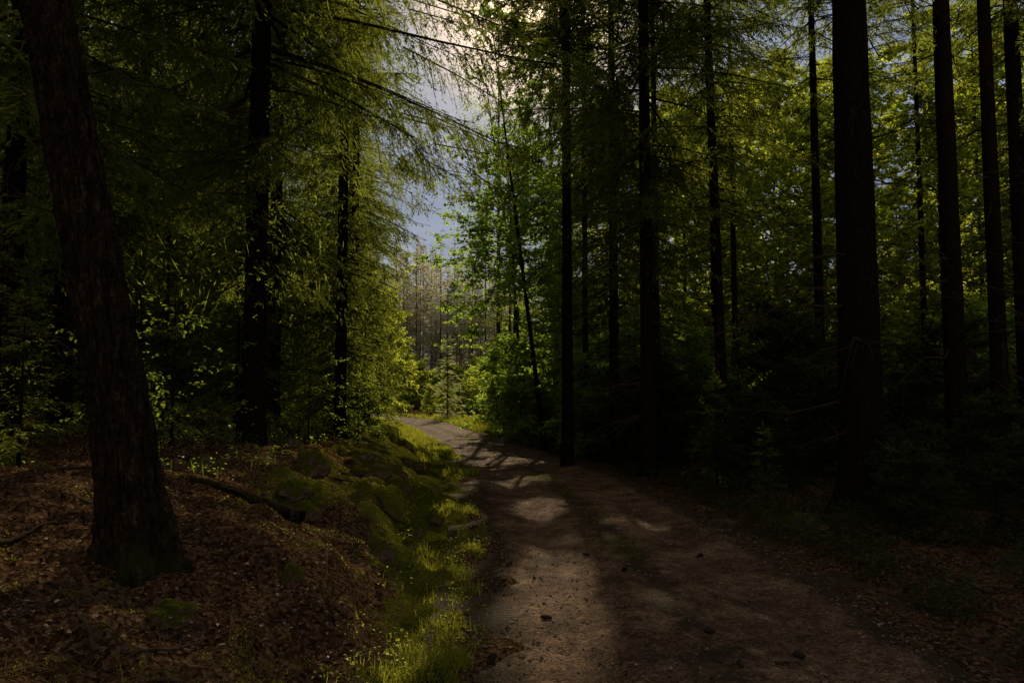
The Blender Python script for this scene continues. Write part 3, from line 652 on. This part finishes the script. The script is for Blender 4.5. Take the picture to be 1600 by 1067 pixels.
n=14000;y=7+rng.random(n)**1.2*22;x=np.interp(y,ty,tc)+rng.normal(0,.17,n);k_=fbm(x*3,y*1.3,81,3)>.5;x=x[k_];y=y[k_]
grass(x,y,rng.uniform(.010,.04,len(x)),.2,'centre_strip_grass',M_grass,w=.003)
n=36;yy=rng.uniform(3.2,6.0,n);xx=-.6-rng.random(n)*1.4;grass(xx,yy,rng.uniform(.15,.4,n),.5,'dry_stalks',M_dry,w=.0014,bend=.5)
def herbs(name,x,y,hmax,leaf,mat,per=7):
    n=len(x);z=ground_z(x,y);idx=np.repeat(np.arange(n),per);m=len(idx);h=rng.uniform(.2,1,m)*hmax
    p=np.stack([x[idx]+rng.normal(0,.05,m),y[idx]+rng.normal(0,.05,m),z[idx]+h],-1)
    d=norm(rng.normal(0,1,(m,3))*np.array([1,1,.3]));nr=norm(rng.normal(0,.3,(m,3))+np.array([0,0,1]))
    l=leaf*rng.uniform(.6,1.3,m);tn=np.clip(rng.normal(.5,.2,m),0,1)
    stem=rhomb(np.stack([x,y,z-.01],-1),norm(rng.normal(0,.15,(n,3))+np.array([0,0,1])),np.full(n,hmax*.9),np.full(n,.002),rand_unit(n))
    stuff(name,mesh_from(name,[q2p(leafquads(p,d,nr,l,l*.4),0,np.concatenate([tn,tn])),q2p(stem,0,None)],[mat]))
x,y=verge(400,-1,.0,.9,3.2,11,1.4,.5);herbs('verge_herbs',x,y,.08,.022,M_leafy)
x,y=verge(8500,1,.4,8,4,26,1.,.44);herbs('bilberry_ground_cover',x,y,.28,.036,M_shade_tone,9)
n=6000;y=rng.uniform(7,28,n);x=-2.6-rng.random(n)*10;k_=fbm(x,y,91,3)>.54;x=x[k_];y=y[k_]
k_=-road_u(x,y)-HW>2.4;herbs('bank_ground_cover',x[k_],y[k_],.18,.032,M_leaf,8)
# ------------------------------------------------------------------ rocks, branches, cones
def rock_mesh(seed,mat,rgh=.4):
    import bmesh
    from mathutils import noise
    bm=bmesh.new();bmesh.ops.create_icosphere(bm,subdivisions=5,radius=1)
    for v in bm.verts:
        c=v.co.copy();a=noise.noise(c*1.1+Vector((seed*7,0,0)))*rgh+noise.noise(c*2.8+Vector((0,seed*5,0)))*rgh*.5+noise.noise(c*9+Vector((seed,0,0)))*.07
        v.co=c*(1+a)
    me=bpy.data.meshes.new('mossy_rock');bm.to_mesh(me);bm.free();me.materials.append(mat)
    me.polygons.foreach_set('use_smooth',[True]*len(me.polygons));return me
RK=[rock_mesh(i,M_rock) for i in range(4)]
for (x,y,s,h) in [(-1.2,6.6,.14,.12),(-2.5,9.2,.28,.2),(-1.9,10.6,.34,.22),(-2.4,12.2,.45,.24),(-1.9,13.6,.30,.18),(-2.8,14.8,.4,.22),(-3.1,16.8,.32,.18),(-1.9,4.2,.13,.09),(-1.95,6.9,.16,.12),(-1.5,5.1,.1,.08),(-1.15,8.4,.17,.13),(-2.2,7.6,.18,.13),(-3.3,8.0,.2,.15),(-1.45,9.6,.2,.14),(-3.3,11,.26,.17),(3.6,9.2,.25,.12),(-4.0,22.3,.4,.2),(-1.05,7.5,.1,.09),(-1.7,8.1,.13,.11),(-.95,9.3,.12,.1)]:
    o=obj('mossy_rock',RK[rng.integers(4)]);z=float(ground_z(x,y))
    o.location=(x,y,z);o.scale=(s,s*rng.uniform(.7,1),h);o.rotation_euler=(0,0,rng.uniform(0,6))
    o['label']='low moss-covered rock on the bank beside track';o['category']='rock';o['group']='mossy rocks along the bank'
def stick(x,y,L,az,r,label='dry fallen branch lying on leaf litter',mat=M_twig,zo=.0):
    t=np.linspace(-.5,.5,14);px_=x+np.cos(az)*t*L+rng.normal(0,.012*L,14);py_=y+np.sin(az)*t*L+rng.normal(0,.012*L,14)
    pz=top_z(px_,py_);pz=np.convolve(np.pad(pz,2,mode='edge'),np.ones(5)/5,'valid')+r*.8+zo+.01
    P_=np.stack([px_,py_,pz],-1);L_=[tube(P_-P_[7],np.linspace(r,r*.35,14),7)]
    for j in range(rng.integers(1,5)):
        a=rng.integers(3,12);dd=norm(np.array([math.cos(az+rng.choice([-.8,.8])),math.sin(az+rng.choice([-.8,.8])),.25]))
        L_.append(tube(np.array([P_[a]-P_[7],P_[a]-P_[7]+dd*L*.13,P_[a]-P_[7]+dd*L*.25-np.array([0,0,.02])]),[r*.45,r*.3,r*.1],4))
    v,f=pack(L_);o=obj('fallen_branch',mesh_from('fallen_branch',[(v,f,0,None)],[mat],smooth=[0]));o.location=P_[7]
    o['label']=label;o['category']='branch';o['group']='fallen branches on the forest floor'
for (x,y,L,az,r) in [(-1.4,3.6,.5,.3,.012),(-1.75,3.9,.6,1.2,.01),(-2.1,3.7,.4,2.4,.014),(-3.1,4.8,.5,1.5,.018),(-2.9,5.6,.8,.5,.012),(-1.2,5.0,.35,2.0,.007),(-3.6,7,1.4,.2,.02),(-1.9,8.8,1.5,2.7,.016),(-2.4,10,1.6,.4,.02),(-1.5,7.3,.6,1.1,.01),(1.6,4.4,.16,.2,.012),(2.9,6,.7,2.6,.01),(3.6,6.6,1.2,1.9,.014),(3.2,7.6,.9,.9,.01),(-1.0,4.5,.3,.8,.006),(-2.3,6.2,.9,2.9,.01),(4.2,8.2,1.5,2.2,.02),(-3.2,9.5,1.2,1.1,.018)]:
    stick(x,y,L,az,r)
stick(-2.35,6.55,1.25,2.75,.06,'mossy fallen log beside leaning trunk',mat=M_bark_big,zo=.04)
def cone_mesh():
    V,F=tube(np.array([[0,0,0],[.01,0,0],[.03,0,0],[.055,0,0],[.075,0,0],[.085,0,0]]),[.004,.011,.014,.012,.007,.001],8);L=[(V,F)]
    for i in range(60):
        t=i/60;a=i*2.4;r=np.interp(t,[0,.3,.7,1],[.008,.014,.012,.004]);p=np.array([.006+.075*t,r*math.cos(a),r*math.sin(a)])
        d=norm(np.array([.6,math.cos(a),math.sin(a)]));s=norm(np.cross(d,[1,0,0]))*.006
        L.append((np.array([p-s,p+s,p+d*.009+s*.5,p+d*.009-s*.5]),np.array([[0,1,2,3]])))
    v,f=pack(L);return mesh_from('spruce_cone',[(v,f,0,None)],[M_twig])
CM=cone_mesh()
for (x,y) in [(.2,5.35),(1.25,4.95),(1.32,4.35),(1.7,4.6),(.75,7.2),(1.0,6.6),(-.1,4.6),(1.9,7.5),(.95,3.9),(-.05,6.9)]:
    o=obj('spruce_cone',CM);o.location=(x,y,float(top_z(x,y))+.013);o.rotation_euler=(0,0,rng.uniform(0,6));s=rng.uniform(.8,1.2);o.scale=(s,s,s)
    o['label']='brown spruce cone lying on the gravel track';o['category']='cone';o['group']='spruce cones on the track'
# ------------------------------------------------------------------ light
w=bpy.data.worlds.new('World');scn.world=w;w.use_nodes=True
nt=w.node_tree;nd=nt.nodes;lk=nt.links;nd.clear()
out=nd.new('ShaderNodeOutputWorld');bg=nd.new('ShaderNodeBackground');bg.inputs[1].default_value=.06
sk=nd.new('ShaderNodeTexSky');sk.sky_type='NISHITA';sk.sun_disc=False;sk.sun_elevation=EL;sk.sun_rotation=AZ;sk.dust_density=1.5
tcx=nd.new('ShaderNodeTexCoord');mp=nd.new('ShaderNodeMapping');mp.inputs['Scale'].default_value=(1,1,2.5);lk.new(tcx.outputs['Generated'],mp.inputs[0])
cn=nd.new('ShaderNodeTexNoise');cn.inputs['Scale'].default_value=3.5;cn.inputs['Detail'].default_value=7;cn.inputs['Roughness'].default_value=.55;lk.new(mp.outputs[0],cn.inputs['Vector'])
dt=nd.new('ShaderNodeVectorMath');dt.operation='DOT_PRODUCT';lk.new(tcx.outputs['Generated'],dt.inputs[0]);dt.inputs[1].default_value=tuple(SUN)
# thin cloud veil: opens softly towards the sun
mr=nd.new('ShaderNodeMapRange');mr.inputs[1].default_value=1.0;mr.inputs[2].default_value=.965;mr.inputs[3].default_value=0;mr.inputs[4].default_value=1;lk.new(dt.outputs['Value'],mr.inputs[0])
ad=nd.new('ShaderNodeMath');ad.operation='MULTIPLY_ADD';ad.inputs[1].default_value=.08;lk.new(cn.outputs[0],ad.inputs[0]);lk.new(mr.outputs[0],ad.inputs[2])
cr=ramp(nd,[(.04,(.0,.0,.0)),(.18,(.42,.42,.42)),(.5,(.88,.88,.88)),(1,(.98,.98,.98))]);lk.new(ad.outputs[0],cr.inputs[0])
wm=nd.new('ShaderNodeMix');wm.data_type='RGBA';wm.blend_type='MULTIPLY';wm.inputs[0].default_value=1;lk.new(sk.outputs[0],wm.inputs[6]);wm.inputs[7].default_value=(1.35,1.12,.85,1)
c2=nd.new('ShaderNodeTexNoise');c2.inputs['Scale'].default_value=6;c2.inputs['Detail'].default_value=6;lk.new(mp.outputs[0],c2.inputs['Vector'])
cc=ramp(nd,[(.35,(3.8,4.6,6.6)),(.7,(6.2,7.0,8.8))]);lk.new(c2.outputs[0],cc.inputs[0])
m2=nd.new('ShaderNodeMapRange');m2.inputs[1].default_value=.6;m2.inputs[2].default_value=-.3;m2.inputs[3].default_value=0;m2.inputs[4].default_value=1;lk.new(dt.outputs['Value'],m2.inputs[0])
vm=nd.new('ShaderNodeMix');vm.data_type='RGBA';lk.new(m2.outputs[0],vm.inputs[0]);lk.new(cc.outputs[0],vm.inputs[6]);vm.inputs[7].default_value=(6.8,5.8,4.5,1)  # warm sky away from the sun, added as front fill
mx=nd.new('ShaderNodeMix');mx.data_type='RGBA';lk.new(cr.outputs[0],mx.inputs[0]);lk.new(wm.outputs[2],mx.inputs[6]);lk.new(vm.outputs[2],mx.inputs[7])
lk.new(mx.outputs[2],bg.inputs[0]);lk.new(bg.outputs[0],out.inputs[0])
sl=bpy.data.lights.new('sun','SUN');sl.energy=5;sl.angle=math.radians(.6);sl.color=(1,.82,.55)
so=bpy.data.objects.new('sun',sl);col.objects.link(so);so.rotation_euler=Vector(SUN).to_track_quat('Z','Y').to_euler();so.location=(3,30,30)
cam=bpy.data.cameras.new('camera');cam.lens=26;cam.sensor_width=36;cam.clip_start=.05;cam.clip_end=1500
co=bpy.data.objects.new('camera',cam);col.objects.link(co);co.location=(0,0,1.6);co.rotation_euler=(math.radians(93.8),0,0);scn.camera=co
scn.view_settings.view_transform='Standard';scn.view_settings.look='None';scn.view_settings.exposure=0
print('done',time.time()-T0, sum(len(m.polygons) for m in bpy.data.meshes))
